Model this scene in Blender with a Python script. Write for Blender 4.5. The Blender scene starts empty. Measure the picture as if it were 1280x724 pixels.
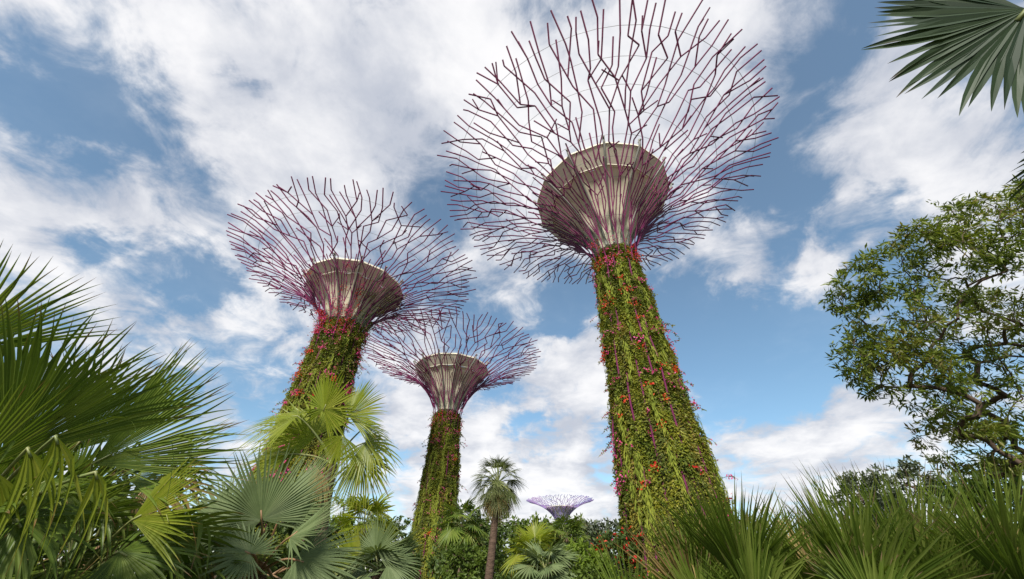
import bpy, math, random
import numpy as np

SC = bpy.context.scene
COL = SC.collection
R_ = math.radians

# ------------------------------------------------------------------ camera
PITCH, FOC = R_(37.9), 462.0           # focal length in units of a 1280-wide picture
CAMZ = 1.6
cam_d = bpy.data.cameras.new('camera')
cam_d.sensor_width = 36.0
cam_d.lens = FOC / 1280.0 * 36.0
cam_d.clip_start = 0.05
cam_d.clip_end = 20000
cam = bpy.data.objects.new('camera', cam_d)
COL.objects.link(cam)
cam.location = (0, 0, CAMZ)
cam.rotation_euler = (R_(90) + PITCH, 0, 0)
SC.camera = cam

def ray(px, py):
    u, v = (px - 640) / FOC, (362 - py) / FOC
    return np.array((u, math.cos(PITCH) - v * math.sin(PITCH), math.sin(PITCH) + v * math.cos(PITCH)))
def at(px, py, depth):
    """world point seen at a direction, `depth` metres along the view axis"""
    return np.array((0, 0, CAMZ)) + ray(px, py) * depth
def unit(v):
    v = np.asarray(v, float)
    return v / max(1e-9, np.linalg.norm(v))

# ------------------------------------------------------------------ sun, sky, exposure
SUN_EL, SUN_AZ = R_(38), R_(192)        # azimuth clockwise from +Y : from the left, a little behind
sun_dir = np.array((math.sin(SUN_AZ) * math.cos(SUN_EL), math.cos(SUN_AZ) * math.cos(SUN_EL), math.sin(SUN_EL)))
sl = bpy.data.lights.new('sun', 'SUN')
sl.energy = 4.2
sl.angle = R_(5.0)
sl.color = (1.0, 0.95, 0.87)
sun = bpy.data.objects.new('sun', sl)
COL.objects.link(sun)
sun.location = (0, 0, 80)
import mathutils
sun.rotation_euler = mathutils.Vector(tuple(-sun_dir)).to_track_quat('-Z', 'Y').to_euler()

SC.view_settings.view_transform = 'Standard'
SC.view_settings.look = 'None'
SC.view_settings.exposure = 0.8
SC.view_settings.gamma = 1.0
SC.view_settings.use_curve_mapping = False

class Nodes:
    def __init__(s, tree):
        s.t = tree
    def n(s, kind, **kw):
        nd = s.t.nodes.new(kind)
        for k, v in kw.items():
            if k.startswith('i_'):
                key = k[2:]
                nd.inputs[int(key) if key.isdigit() else key].default_value = v
            else:
                setattr(nd, k, v)
        return nd
    def l(s, a, b):
        s.t.links.new(a, b)
    def math(s, op, a, b=None, c=None):
        nd = s.t.nodes.new('ShaderNodeMath'); nd.operation = op
        for i, x in enumerate((a, b, c)):
            if x is None: continue
            if isinstance(x, (int, float)): nd.inputs[i].default_value = x
            else: s.t.links.new(x, nd.inputs[i])
        return nd.outputs[0]
    def smooth(s, x, lo, hi):
        nd = s.t.nodes.new('ShaderNodeMapRange'); nd.interpolation_type = 'SMOOTHSTEP'
        s.t.links.new(x, nd.inputs['Value'])
        nd.inputs['From Min'].default_value = lo; nd.inputs['From Max'].default_value = hi
        return nd.outputs['Result']
    def mix(s, f, a, b, blend='MIX'):
        nd = s.t.nodes.new('ShaderNodeMix'); nd.data_type = 'RGBA'; nd.blend_type = blend
        for i, x in ((0, f), (6, a), (7, b)):
            if isinstance(x, (int, float)): nd.inputs[i].default_value = x
            elif isinstance(x, tuple): nd.inputs[i].default_value = (*x, 1)
            else: s.t.links.new(x, nd.inputs[i])
        return nd.outputs[2]

W = bpy.data.worlds.new('World'); SC.world = W; W.use_nodes = True
W.node_tree.nodes.clear()
N = Nodes(W.node_tree)
sky = N.n('ShaderNodeTexSky', sky_type='NISHITA', sun_disc=False, sun_elevation=SUN_EL, sun_rotation=SUN_AZ,
          air_density=1.0, dust_density=0.6, ozone_density=2.0)
tc = N.n('ShaderNodeTexCoord')
D = tc.outputs['Generated']
sep = N.n('ShaderNodeSeparateXYZ'); N.l(D, sep.inputs[0])
zz = N.math('ADD', N.math('MAXIMUM', sep.outputs[2], 0.0), 0.22)
cmb = N.n('ShaderNodeCombineXYZ')
N.l(N.math('DIVIDE', sep.outputs[0], zz), cmb.inputs[0]); N.l(N.math('DIVIDE', sep.outputs[1], zz), cmb.inputs[1])
P = cmb.outputs[0]
def noise(vec, scale, detail, rough, dist=0.0, off=(0, 0, 0)):
    mp = N.n('ShaderNodeMapping'); N.l(vec, mp.inputs[0]); mp.inputs['Location'].default_value = off
    nz = N.n('ShaderNodeTexNoise', noise_dimensions='3D', i_Scale=scale, i_Detail=detail, i_Roughness=rough, i_Distortion=dist)
    N.l(mp.outputs[0], nz.inputs['Vector'])
    return nz
big = noise(P, 2.1, 9, 0.58, 0.25, (3.1, 1.7, 0)).outputs['Fac']
wisp = noise(P, 6.5, 8, 0.62, 0.5, (7.3, 2.2, 4)).outputs['Fac']
shade = noise(P, 3.2, 6, 0.55, 0.2, (1.2, 9.4, 2)).outputs['Fac']
# warped direction for the lobes so that cloud banks have ragged outlines
wz = noise(D, 4.5, 6, 0.62, 0.0, (5, 5, 5)).outputs['Color']
wsub = N.n('ShaderNodeVectorMath', operation='SUBTRACT'); N.l(wz, wsub.inputs[0]); wsub.inputs[1].default_value = (0.5, 0.5, 0.5)
wscl = N.n('ShaderNodeVectorMath', operation='SCALE'); N.l(wsub.outputs[0], wscl.inputs[0]); wscl.inputs['Scale'].default_value = 0.34
wadd = N.n('ShaderNodeVectorMath', operation='ADD'); N.l(D, wadd.inputs[0]); N.l(wscl.outputs[0], wadd.inputs[1])
wn = N.n('ShaderNodeVectorMath', operation='NORMALIZE'); N.l(wadd.outputs[0], wn.inputs[0])
DW = wn.outputs[0]
# cloud banks (+) and blue openings (-): direction, angular radius in degrees, strength
BANKS = [
    (330, 60, 14, .32), (230, 190, 10, .20), (440, 200, 9, .22), (540, 40, 12, .26), (600, 110, 9, .15), (100, 300, 10, .22),
    (20, 250, 7, .18), (290, 445, 5, .16), (20, 50, 6, .16), (380, 300, 10, .14), (640, 30, 16, .20), (860, 60, 13, .22),
    (760, 180, 20, .16), (1110, 150, 8, .26), (1190, 210, 9, .24), (1240, 280, 8, .16), (1005, 345, 4, .22), (915, 375, 3, .16),
    (640, 590, 11, .34), (560, 560, 10, .25), (720, 460, 8, .24), (690, 600, 9, .22), (500, 480, 8, .2), (640, 340, 9, .16),
    (990, 590, 9, .24), (1100, 560, 8, .16), (1050, 300, 4, .22), (900, 300, 5, .16), (330, 110, 9, .12), (180, 420, 5, .18), (985, 425, 3.5, .16), (1060, 470, 5, .10), (840, 500, 4, .08),
    (300, 105, 3.5, -.26), (210, 350, 6, -.26), (140, 150, 9, -.20), (60, 130, 7, -.14), (480, 120, 5, -.20), (330, 480, 5, -.06),
    (1010, 60, 8, -.22), (1000, 230, 8, -.24), (930, 440, 10, -.34), (1060, 400, 7, -.22), (860, 400, 6, -.20), (1240, 140, 6, -.18),
    (660, 548, 4.5, -.50), (695, 390, 4, -.30), (30, 190, 7, -.18), (470, 570, 3, -.18), (720, 350, 4, -.2), (250, 400, 6, -.15), (1100, 300, 5, -.2),
]
acc = N.math('ADD', N.math('MULTIPLY', big, 1.0), N.math('MULTIPLY', N.math('SUBTRACT', wisp, 0.5), 1.05))
for (px, py, rad, amp) in BANKS:
    d = unit(ray(px, py))
    dp = N.n('ShaderNodeVectorMath', operation='DOT_PRODUCT'); N.l(DW, dp.inputs[0]); dp.inputs[1].default_value = tuple(d)
    lobe = N.smooth(dp.outputs['Value'], math.cos(R_(rad * 1.25)), math.cos(R_(rad * 0.25)))
    acc = N.math('MULTIPLY_ADD', lobe, amp * .9, acc)
mask = N.smooth(acc, 0.34, 0.76)
mask = N.math('MULTIPLY_ADD', mask, 0.84, 0.13)
cb = N.math('MULTIPLY_ADD', acc, 0.55, N.math('MULTIPLY_ADD', shade, 1.5, -0.60))
ccol = N.mix(N.smooth(cb, 0.20, 0.85), (3.3, 3.5, 4.0), (5.9, 5.85, 5.9))
hue = N.n('ShaderNodeHueSaturation', i_Hue=0.486, i_Saturation=1.12, i_Value=0.95); N.l(sky.outputs[0], hue.inputs['Color'])
skc = N.mix(mask, hue.outputs[0], ccol)
bg = N.n('ShaderNodeBackground', i_Strength=0.10); N.l(skc, bg.inputs['Color'])
wo = N.n('ShaderNodeOutputWorld'); N.l(bg.outputs[0], wo.inputs[0])

# ------------------------------------------------------------------ materials
def new_mat(name):
    m = bpy.data.materials.new(name); m.use_nodes = True
    m.node_tree.nodes.clear()
    return m, Nodes(m.node_tree)

def leaf_mat(name, cols, rough=0.45, trans=0.35, patch=0.35, patch_scale=0.8, tip=None, tip_at=0.9, spec=0.2):
    """foliage: colour picked per leaf, drifting in patches; light also passes through the blade"""
    m, n = new_mat(name)
    geo = n.n('ShaderNodeNewGeometry')
    co = n.n('ShaderNodeTexCoord')
    nz = n.n('ShaderNodeTexNoise', i_Scale=patch_scale, i_Detail=4.0); n.l(co.outputs['Object'], nz.inputs['Vector'])
    f = n.math('ADD', n.math('MULTIPLY', geo.outputs['Random Per Island'], 1 - patch), n.math('MULTIPLY', n.smooth(nz.outputs['Fac'], .3, .7), patch))
    rp = n.n('ShaderNodeValToRGB')
    el = rp.color_ramp.elements
    while len(el) < len(cols): el.new(0.5)
    for i, c in enumerate(cols):
        el[i].position = i / max(1, len(cols) - 1); el[i].color = (*c, 1)
    n.l(f, rp.inputs[0])
    col = rp.outputs[0]
    if tip:
        uv = n.n('ShaderNodeUVMap'); sp = n.n('ShaderNodeSeparateXYZ'); n.l(uv.outputs[0], sp.inputs[0])
        tv = n.math('ADD', sp.outputs[0], n.math('MULTIPLY', n.math('SUBTRACT', sp.outputs[1], 0.5), 0.25))
        col = n.mix(n.smooth(tv, tip_at - .06, tip_at + .1), col, tip)
        fine = n.n('ShaderNodeTexNoise', i_Scale=14.0, i_Detail=3.0); n.l(co.outputs['Object'], fine.inputs['Vector'])
        col = n.mix(n.math('MULTIPLY', fine.outputs['Fac'], 0.5), col, n.mix(1.0, col, (.55, .6, .5), 'MULTIPLY'))
    p = n.n('ShaderNodeBsdfPrincipled', i_Roughness=rough); n.l(col, p.inputs['Base Color'])
    p.inputs['Specular IOR Level'].default_value = spec
    tr = n.n('ShaderNodeBsdfTranslucent')
    n.l(n.mix(1.0, col, (1.25, 1.35, .55), 'MULTIPLY'), tr.inputs[0])
    mx = n.n('ShaderNodeMixShader', i_0=trans); n.l(p.outputs[0], mx.inputs[1]); n.l(tr.outputs[0], mx.inputs[2])
    o = n.n('ShaderNodeOutputMaterial'); n.l(mx.outputs[0], o.inputs[0])
    return m

def solid_mat(name, c1, c2, scale=2.0, rough=0.6, bump=0.0, spec=0.4, metal=0.0, stretch=(1, 1, 1), detail=6.0):
    m, n = new_mat(name)
    co = n.n('ShaderNodeTexCoord'); mp = n.n('ShaderNodeMapping'); n.l(co.outputs['Object'], mp.inputs[0]); mp.inputs['Scale'].default_value = stretch
    nz = n.n('ShaderNodeTexNoise', i_Scale=scale, i_Detail=detail, i_Roughness=.6); n.l(mp.outputs[0], nz.inputs['Vector'])
    col = n.mix(n.smooth(nz.outputs['Fac'], .3, .7), c1, c2)
    p = n.n('ShaderNodeBsdfPrincipled', i_Roughness=rough, i_Metallic=metal); n.l(col, p.inputs['Base Color'])
    p.inputs['Specular IOR Level'].default_value = spec
    if bump:
        b = n.n('ShaderNodeBump', i_Strength=bump, i_Distance=0.05); n.l(nz.outputs['Fac'], b.inputs['Height']); n.l(b.outputs[0], p.inputs['Normal'])
    o = n.n('ShaderNodeOutputMaterial'); n.l(p.outputs[0], o.inputs[0])
    return m

M = {}
M['steel'] = solid_mat('purple_steel', (.085, .008, .040), (.135, .014, .066), 0.5, .65, 0, .2)
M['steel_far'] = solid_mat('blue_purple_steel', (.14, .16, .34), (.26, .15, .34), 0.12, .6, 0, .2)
M['cable'] = solid_mat('cable_steel', (.25, .24, .26), (.32, .31, .33), 1.0, .5)
M['concrete'] = solid_mat('funnel_concrete', (.52, .49, .36), (.68, .64, .49), 0.7, .8, .15, .2, 0, (1, 1, .25))
M['band'] = solid_mat('funnel_band', (.56, .535, .42), (.66, .63, .50), 0.9, .8, .1, .2)
M['rib'] = solid_mat('rib_grey', (.15, .15, .13), (.21, .21, .18), 1.0, .6)
M['core'] = solid_mat('planted_core', (.03, .035, .015), (.055, .05, .025), 1.5, .95, .6)
M['bark'] = solid_mat('tree_bark', (.05, .033, .024), (.10, .07, .05), 3.0, .9, .7, .2, 0, (1, 1, .3))
M['palm_bark'] = solid_mat('palm_bark', (.09, .06, .04), (.17, .12, .085), 6.0, .9, .9, .2, 0, (1, 1, 2.5))
M['palm_dark'] = solid_mat('palm_bark_dark', (.05, .032, .022), (.10, .065, .045), 6.0, .9, .9, .2, 0, (1, 1, 2.5))
M['soil'] = solid_mat('garden_ground', (.05, .07, .02), (.10, .085, .05), .6, .95, .4)
M['petiole'] = solid_mat('petiole', (.12, .16, .05), (.20, .20, .07), 3.0, .5)
M['petiole_red'] = solid_mat('petiole_brown', (.20, .10, .05), (.26, .16, .08), 3.0, .5)
M['vine_a'] = leaf_mat('vine_leaf_green', [(.045, .07, .010), (.10, .13, .014), (.19, .20, .022), (.29, .27, .03)], .5, .3, .55, .35)
M['vine_b'] = leaf_mat('vine_leaf_mixed', [(.04, .06, .012), (.08, .10, .018), (.14, .15, .025), (.24, .20, .03), (.18, .12, .03)], .5, .3, .5, .5)
M['moss'] = leaf_mat('hanging_moss', [(.13, .17, .02), (.20, .235, .03), (.27, .28, .04)], .8, .3, .4, .6)
M['fl_red'] = leaf_mat('flower_red', [(.38, .015, .015), (.55, .03, .02), (.55, .10, .02)], .5, .3, .4, .5)
M['fl_pink'] = leaf_mat('flower_magenta', [(.42, .02, .12), (.60, .05, .22), (.55, .12, .30)], .5, .3, .4, .5)
M['fan_dark'] = leaf_mat('fan_leaf_green', [(.045, .08, .012), (.085, .13, .018), (.13, .175, .028), (.19, .21, .05)], .42, .28, .3, .9, (.19, .10, .05), .93)
M['fan_grey'] = leaf_mat('fan_leaf_grey_green', [(.09, .125, .05), (.13, .17, .072), (.18, .215, .10)], .55, .22, .3, .9, (.15, .15, .07), 1.02)
M['fan_light'] = leaf_mat('fan_leaf_yellow_green', [(.13, .17, .012), (.20, .235, .022), (.29, .29, .045)], .38, .42, .3, .9, (.22, .13, .04), .95)
M['fan_spike'] = leaf_mat('fan_leaf_spiky', [(.055, .095, .012), (.105, .15, .022), (.16, .20, .04), (.24, .255, .07)], .42, .36, .3, .8, (.24, .15, .10), .95)
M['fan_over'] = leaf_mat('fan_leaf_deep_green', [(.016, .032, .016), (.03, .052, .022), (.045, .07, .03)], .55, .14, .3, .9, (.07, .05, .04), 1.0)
M['fan_dry'] = leaf_mat('fan_leaf_dry', [(.12, .08, .03), (.20, .14, .05), (.26, .19, .08), (.13, .13, .04)], .6, .25, .3, .9)
M['washi'] = leaf_mat('fan_leaf_olive', [(.07, .09, .03), (.11, .13, .045), (.15, .16, .07)], .45, .28, .3, .9)
M['tree_leaf'] = leaf_mat('tree_leaf_olive', [(.035, .06, .008), (.07, .10, .012), (.115, .15, .02), (.17, .19, .035), (.16, .10, .045)], .42, .32, .45, .5)
M['bush_a'] = leaf_mat('bush_leaf_mid', [(.045, .075, .012), (.085, .125, .02), (.14, .18, .03)], .5, .3, .5, .4)
M['bush_b'] = leaf_mat('bush_leaf_bright', [(.07, .11, .012), (.13, .19, .02), (.20, .25, .035)], .5, .35, .5, .4)
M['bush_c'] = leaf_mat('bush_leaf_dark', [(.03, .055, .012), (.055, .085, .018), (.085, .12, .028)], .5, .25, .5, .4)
M['bush_d'] = leaf_mat('bush_leaf_grey', [(.05, .07, .04), (.08, .10, .06), (.12, .13, .08)], .5, .25, .5, .4)

# ------------------------------------------------------------------ object helpers
def tag(o, label, cat, group=None, kind=None):
    if label: o['label'] = label
    if cat: o['category'] = cat
    if group: o['group'] = group
    if kind: o['kind'] = kind
    return o
def thing(name, label, cat, loc, group=None):
    o = bpy.data.objects.new(name, None); COL.objects.link(o)
    o.location = tuple(float(x) for x in loc); o.empty_display_size = 0.3
    return tag(o, label, cat, group)
def origin_of(o):
    v = np.zeros(3)
    while o is not None:
        v = v + np.array(o.location); o = o.parent
    return v

class MB:
    """collects geometry in world coordinates; build() links ONE mesh object"""
    def __init__(s):
        s.V, s.F, s.MI, s.UV, s.SM, s.n = [], [], [], [], [], 0
    def add(s, V, F, mi=0, uv=None, smooth=False):
        V = np.asarray(V, float).reshape(-1, 3)
        F = np.asarray(F, np.int64)
        if F.ndim == 1: F = F.reshape(-1, 4)
        s.V.append(V); s.F.append(F + s.n); s.n += len(V)
        s.MI.append(np.full(len(F), mi) if np.isscalar(mi) else np.asarray(mi))
        s.SM.append(np.full(len(F), smooth))
        s.UV.append(np.zeros((len(V), 2)) if uv is None else np.asarray(uv, float))
    def tube(s, pts, rad, sides=6, mi=0, cap=True, smooth=True):
        pts = np.asarray(pts, float); n = len(pts)
        rad = np.full(n, rad) if np.isscalar(rad) else np.asarray(rad, float)
        T = np.gradient(pts, axis=0); T /= np.maximum(np.linalg.norm(T, axis=1, keepdims=True), 1e-9)
        ref = np.array((0, 0, 1.0)) if abs(T[0][2]) < .9 else np.array((1.0, 0, 0))
        A = np.cross(T, ref); A /= np.maximum(np.linalg.norm(A, axis=1, keepdims=True), 1e-9); B = np.cross(T, A)
        a = np.arange(sides) * 2 * math.pi / sides
        V = pts[:, None, :] + rad[:, None, None] * (np.cos(a)[None, :, None] * A[:, None, :] + np.sin(a)[None, :, None] * B[:, None, :])
        F = []
        for i in range(n - 1):
            for j in range(sides):
                k = (j + 1) % sides
                F.append((i * sides + j, i * sides + k, (i + 1) * sides + k, (i + 1) * sides + j))
        if cap and sides == 6:
            for b in (0, (n - 1) * sides):
                F.append((b, b + 1, b + 2, b + 3)); F.append((b, b + 3, b + 4, b + 5))
        s.add(V.reshape(-1, 3), F, mi, None, smooth)
    def lathe(s, prof, centre, sides=48, mi=0, smooth=True, rfun=None):
        """prof: (radius, z) rows; rfun(angle) scales the radius"""
        a = np.arange(sides) * 2 * math.pi / sides
        k = np.ones(sides) if rfun is None else np.array([rfun(x) for x in a])
        V = []
        for (r, z) in prof:
            for j in range(sides):
                V.append((centre[0] + r * k[j] * math.cos(a[j]), centre[1] + r * k[j] * math.sin(a[j]), centre[2] + z))
        F = []
        for i in range(len(prof) - 1):
            for j in range(sides):
                q = (j + 1) % sides
                F.append((i * sides + j, i * sides + q, (i + 1) * sides + q, (i + 1) * sides + j))
        s.add(V, F, mi, None, smooth)
    def leaves(s, C, dirs, nrm, L, Wd, mi=0, fold=0.15):
        """one diamond-shaped folded blade per row: C base points, dirs along, nrm facing"""
        C, dirs, nrm = np.asarray(C), np.asarray(dirs), np.asarray(nrm)
        n = len(C)
        if n == 0: return
        dirs = dirs / np.maximum(np.linalg.norm(dirs, axis=1, keepdims=True), 1e-9)
        S = np.cross(dirs, nrm); S /= np.maximum(np.linalg.norm(S, axis=1, keepdims=True), 1e-9)
        U = np.cross(S, dirs)
        L = np.broadcast_to(np.asarray(L, float), (n,))[:, None]; Wd = np.broadcast_to(np.asarray(Wd, float), (n,))[:, None]
        V = np.stack([C, C + dirs * L * .45 + S * Wd * .5 + U * Wd * fold, C + dirs * L, C + dirs * L * .45 - S * Wd * .5 + U * Wd * fold], 1).reshape(-1, 3)
        F = np.arange(4 * n).reshape(-1, 4)
        s.add(V, F, mi)
    def build(s, name, mats, parent=None, loc=None):
        V = np.concatenate(s.V); F = np.concatenate(s.F)
        me = bpy.data.meshes.new(name)
        off = origin_of(parent) if parent is not None else (np.zeros(3) if loc is None else np.asarray(loc, float))
        V = V - off
        me.vertices.add(len(V)); me.vertices.foreach_set('co', V.astype(np.float32).ravel())
        me.loops.add(F.size); me.loops.foreach_set('vertex_index', F.astype(np.int32).ravel())
        me.polygons.add(len(F)); me.polygons.foreach_set('loop_start', (np.arange(len(F)) * 4).astype(np.int32))
        me.polygons.foreach_set('loop_total', np.full(len(F), 4, np.int32))
        for m in (mats if isinstance(mats, (list, tuple)) else [mats]): me.materials.append(m)
        me.polygons.foreach_set('material_index', np.concatenate(s.MI).astype(np.int32))
        me.polygons.foreach_set('use_smooth', np.concatenate(s.SM).astype(bool))
        uv = me.uv_layers.new(name='UVMap'); UV = np.concatenate(s.UV)
        uv.data.foreach_set('uv', UV[F.ravel()].astype(np.float32).ravel())
        me.update(calc_edges=True); me.validate()
        o = bpy.data.objects.new(name, me); COL.objects.link(o)
        if parent is not None: o.parent = parent
        elif loc is not None: o.location = tuple(float(x) for x in loc)
        return o

def rand_unit(rng, n):
    v = rng.normal(size=(n, 3)); return v / np.linalg.norm(v, axis=1, keepdims=True)

# ------------------------------------------------------------------ ground
mb = MB()
S_ = 9000.0
g = [-S_, -600, -120, -60, 0, 60, 120, 300, S_]
gv = [(x, y, 0.0) for y in g for x in g]
gf = [(j * 9 + i, j * 9 + i + 1, (j + 1) * 9 + i + 1, (j + 1) * 9 + i) for j in range(8) for i in range(8)]
mb.add(gv, gf)
mb.build('ground', M['soil'])['kind'] = 'structure'

# ------------------------------------------------------------------ the supertrees
def supertree(label, x, y, r_base, r_neck, z_neck, z_fun, r_fun, z_rim, r_rim, stems, seed, leaf_n, leaf_s, rod, thr, pink=0.5, lush=0.0, far=False, levels=11, red=60, steel='steel'):
    rng = np.random.default_rng(seed); rnd = random.Random(seed)
    t = thing('supertree', label, 'garden tower', (x, y, 0), 'tall steel garden towers with branching canopies')
    c = np.array((x, y, 0.0))
    def rt(z):                                            # trunk radius
        q = np.clip(np.asarray(z) / z_neck, 0, 1)
        return r_neck + (r_base - r_neck) * (1 - q) ** 1.15 + .5 * np.exp(-np.asarray(z) / 2.0)
    # --- core
    mb = MB(); zs = np.linspace(0, z_neck + .6, 16)
    mb.lathe([(float(rt(z)), float(z)) for z in zs], c, 40)
    mb.build('trunk', M['core'], t)
    # --- concrete funnel
    NF = 13
    ph = seed * .37
    def scal(a):                                          # faceted plan
        s = ((a - ph) / (2 * math.pi) * NF) % 1.0
        return math.cos(math.pi / NF) / math.cos((s - .5) * 2 * math.pi / NF)
    hz = z_fun - z_neck
    prof = []
    for k in range(13):
        q = k / 12.0
        prof.append((r_neck * .70 + (r_fun * .80 - r_neck * .70) * (.30 * q + .70 * q ** 2.2), z_neck - .6 + (hz * .82 + .6) * q))
    mb = MB(); mb.lathe(prof, c, NF * 8, 0, True, lambda a: 1 - .075 * math.sin(math.pi * (((a - ph) / (2 * math.pi) * NF) % 1.0)))
    fn = mb.build('funnel', M['concrete'], t)
    r1, z1 = prof[-1]
    mb = MB(); mb.lathe([(r1 - .25, z1 + .05), (r1 + .03, z1 - .03), (r1 + .05, z1 + .06), (r_fun * .985, z_fun - .25), (r_fun, z_fun - .2), (r_fun, z_fun + .02), (r_fun - .25, z_fun + .02), (r_fun - .4, z_fun - .1), (r1 - .5, z1 + .3)], c, NF * 4, 0, False, scal)
    mb.build('skirt', M['band'], fn)
    for k in range(NF):
        a = ph + k * 2 * math.pi / NF
        e = np.array((math.cos(a), math.sin(a), 0.0))
        pts = [c + e * (r + .06) + (0, 0, z) for (r, z) in prof[2:]] + [c + e * (r_fun + .10) + (0, 0, z_fun - .3), c + e * (r_fun + .25) + (0, 0, z_fun + .55)]
        mb = MB(); mb.tube(pts, .13, 6)
        mb.tube([c + e * (r_fun + .02) + (0, 0, z_fun + .28), c + e * (r_fun + .5) + (0, 0, z_fun + .28)], .12, 6)
        mb.build('rib', M['rib'], fn)
    # --- steel canopy: stems climb the trunk, flare and fork ring by ring
    A1 = R_(70)
    r0 = r_neck + .35
    Wd = (r_rim - r0) / (1 - math.cos(A1)); H = (z_rim - (z_neck - 1.0)) / math.sin(A1)
    def prof_c(u):                                        # u 0..1 (may pass 1 a little)
        a = A1 * (.12 * u + .88 * u ** .80) if u <= 1 else A1 + (u - 1) * A1 * .75
        return r0 + Wd * (1 - math.cos(a)), (z_neck - 1.0) + H * math.sin(a)
    K = levels
    def pt(phi, k):
        r, z = prof_c(k / K); return np.array((x + r * math.cos(phi), y + r * math.sin(phi), z))
    sec = 2 * math.pi / stems
    bld = []
    for sidx in range(stems):
        mb = MB(); bld.append(mb)
        phi0 = sidx * sec
        base = []; off = (.34, .0, .14)[sidx % 3]
        for z in np.linspace(0.1, z_neck - 1.0, 22)[:-1]:
            r = float(rt(z)) + .14 + off * 1.3 * max(0.0, math.sin(z * .5 + sidx * 1.7) - .4)
            tw = phi0 + (0.10 * math.sin(sidx * 2.4) * (1 - z / z_neck))
            base.append((x + r * math.cos(tw), y + r * math.sin(tw), z))
        mb.tube(base + [pt(phi0, 0)], rod * 1.0, 6)
    # nodes spread evenly on each ring; every node hangs on one node of the ring below
    prev = [(sidx * sec, 0.0, sidx) for sidx in range(stems)]
    for k in range(1, K + 1):
        rn, _ = prof_c(k / K)
        n_ = max(stems, int(2 * math.pi * rn / thr * (2.4 if k < 4 else 1.75 if k < 6 else 1.2 if k < 7 else 1 if k < K else .8)))
        if k <= 1: n_ = stems
        ph_ = rnd.random() * 6.28 if n_ != len(prev) else 0
        cand = [((i + rnd.uniform(-.42, .42) * min(1, k / 5)) * 2 * math.pi / n_ + ph_) for i in range(n_)]
        sp = 2 * math.pi / n_
        def gap(p, q): return (p - q + math.pi) % (2 * math.pi) - math.pi
        free = set(range(n_)); nxt = []
        pp = list(prev); rnd.shuffle(pp)
        kids = {id(p): 0 for p in pp}
        for p in pp:                                       # most branches carry on outwards
            if not free: break
            j = min(free, key=lambda q: abs(gap(cand[q], p[0])))
            if abs(gap(cand[j], p[0])) > sp * 1.05: continue
            if k > 4 and k < K and rnd.random() < .36: continue
            free.discard(j); nxt.append((p, cand[j])); kids[id(p)] += 1
        for j in list(free):                               # the others fork off a neighbour at a wide angle
            opts = sorted(pp, key=lambda p: abs(abs(gap(cand[j], p[0])) - max(.85 * sp, rnd.uniform(1.0, 1.5) * min(1, k / 7) / rn)) + .6 * sp * kids[id(p)] + rnd.random() * .25 * sp)
            p = opts[0]
            if abs(gap(cand[j], p[0])) > max(1.7 * sp, 2.1 * min(1, k / 7) / rn): continue
            nxt.append((p, cand[j])); kids[id(p)] += 1
        new = []
        for p, ang in nxt:
            kk = k + rnd.uniform(-.36, .36) if k > 1 else k
            if k == K: kk = K - 1 + rnd.uniform(.45, 1.15)
            ang = p[0] + gap(ang, p[0])
            tpr = rod * (.78 if k < 4 else .88 if k < 6 else 1.0)
            bld[p[2]].tube([pt(p[0], p[1]), pt(ang, kk)], tpr, 6)
            new.append((ang, kk, p[2]))
            if k > 3 and rnd.random() < .10:
                m1 = p[1] + (kk - p[1]) * .02
                bld[p[2]].tube([pt(p[0], p[1]), pt(p[0] - gap(ang, p[0]) * 1.1 + rnd.choice((-1, 1)) * .3 * sp, p[1] + rnd.uniform(.4, .7))], tpr * .9, 6)
        prev = new
    for mb in bld: mb.build('branch', M[steel], t)
    # ring cables tying the branches together
    if not far:
        for k in range(2, K):
            mb = MB()
            ring = [pt(a, k) for a in np.linspace(0, 2 * math.pi, stems * 3 + 1)]
            mb.tube(ring, .022, 4, 0, False)
            mb.build('ring_cable', M['cable'], t)
    # --- living skin of the trunk
    top = z_neck + .2
    def cover(n):
        z = rng.random(n) ** .92 * top; a = rng.random(n) * 2 * math.pi
        return a, z
    def wobble(a, z, f1, f2, p):
        return np.sin(a * f1 + p + np.sin(z * .55 + p * 2)) * np.sin(z * f2 + p * 1.7 + 1.3 * np.sin(a * 3 + p))
    def to_xyz(a, r, z): return np.stack([x + r * np.cos(a), y + r * np.sin(a), z], 1)
    mb = MB()
    n = leaf_n
    a, z = cover(n)
    thick = .26 + .26 * wobble(a, z, 7, .9, seed) + .22 * wobble(a, z, 15, 2.1, seed + 2)
    thick = np.clip(thick, .08, 1.0)
    dep = rng.random(n) ** .6 * thick
    C = to_xyz(a, rt(z) + dep, z)
    out = np.stack([np.cos(a), np.sin(a), np.zeros(n)], 1); tan = np.stack([-np.sin(a), np.cos(a), np.zeros(n)], 1)
    dr = out * rng.uniform(.1, .9, (n, 1)) + tan * rng.normal(0, .7, (n, 1)) + np.array((0, 0, 1)) * rng.normal(-.45, .55, (n, 1))
    nr = out + rng.normal(0, .5, (n, 3)) + (0, 0, .35)
    spec = wobble(a, z, 9, .35, seed + 5) + rng.normal(0, .35, n) > .25
    LL = leaf_s * rng.uniform(.6, 1.5, n)
    mb.leaves(C, dr, nr, LL, LL * rng.uniform(.35, .6, n), spec.astype(int))
    o = mb.build('foliage', [M['vine_a'], M['vine_b']], t); o['kind'] = 'stuff'
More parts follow.
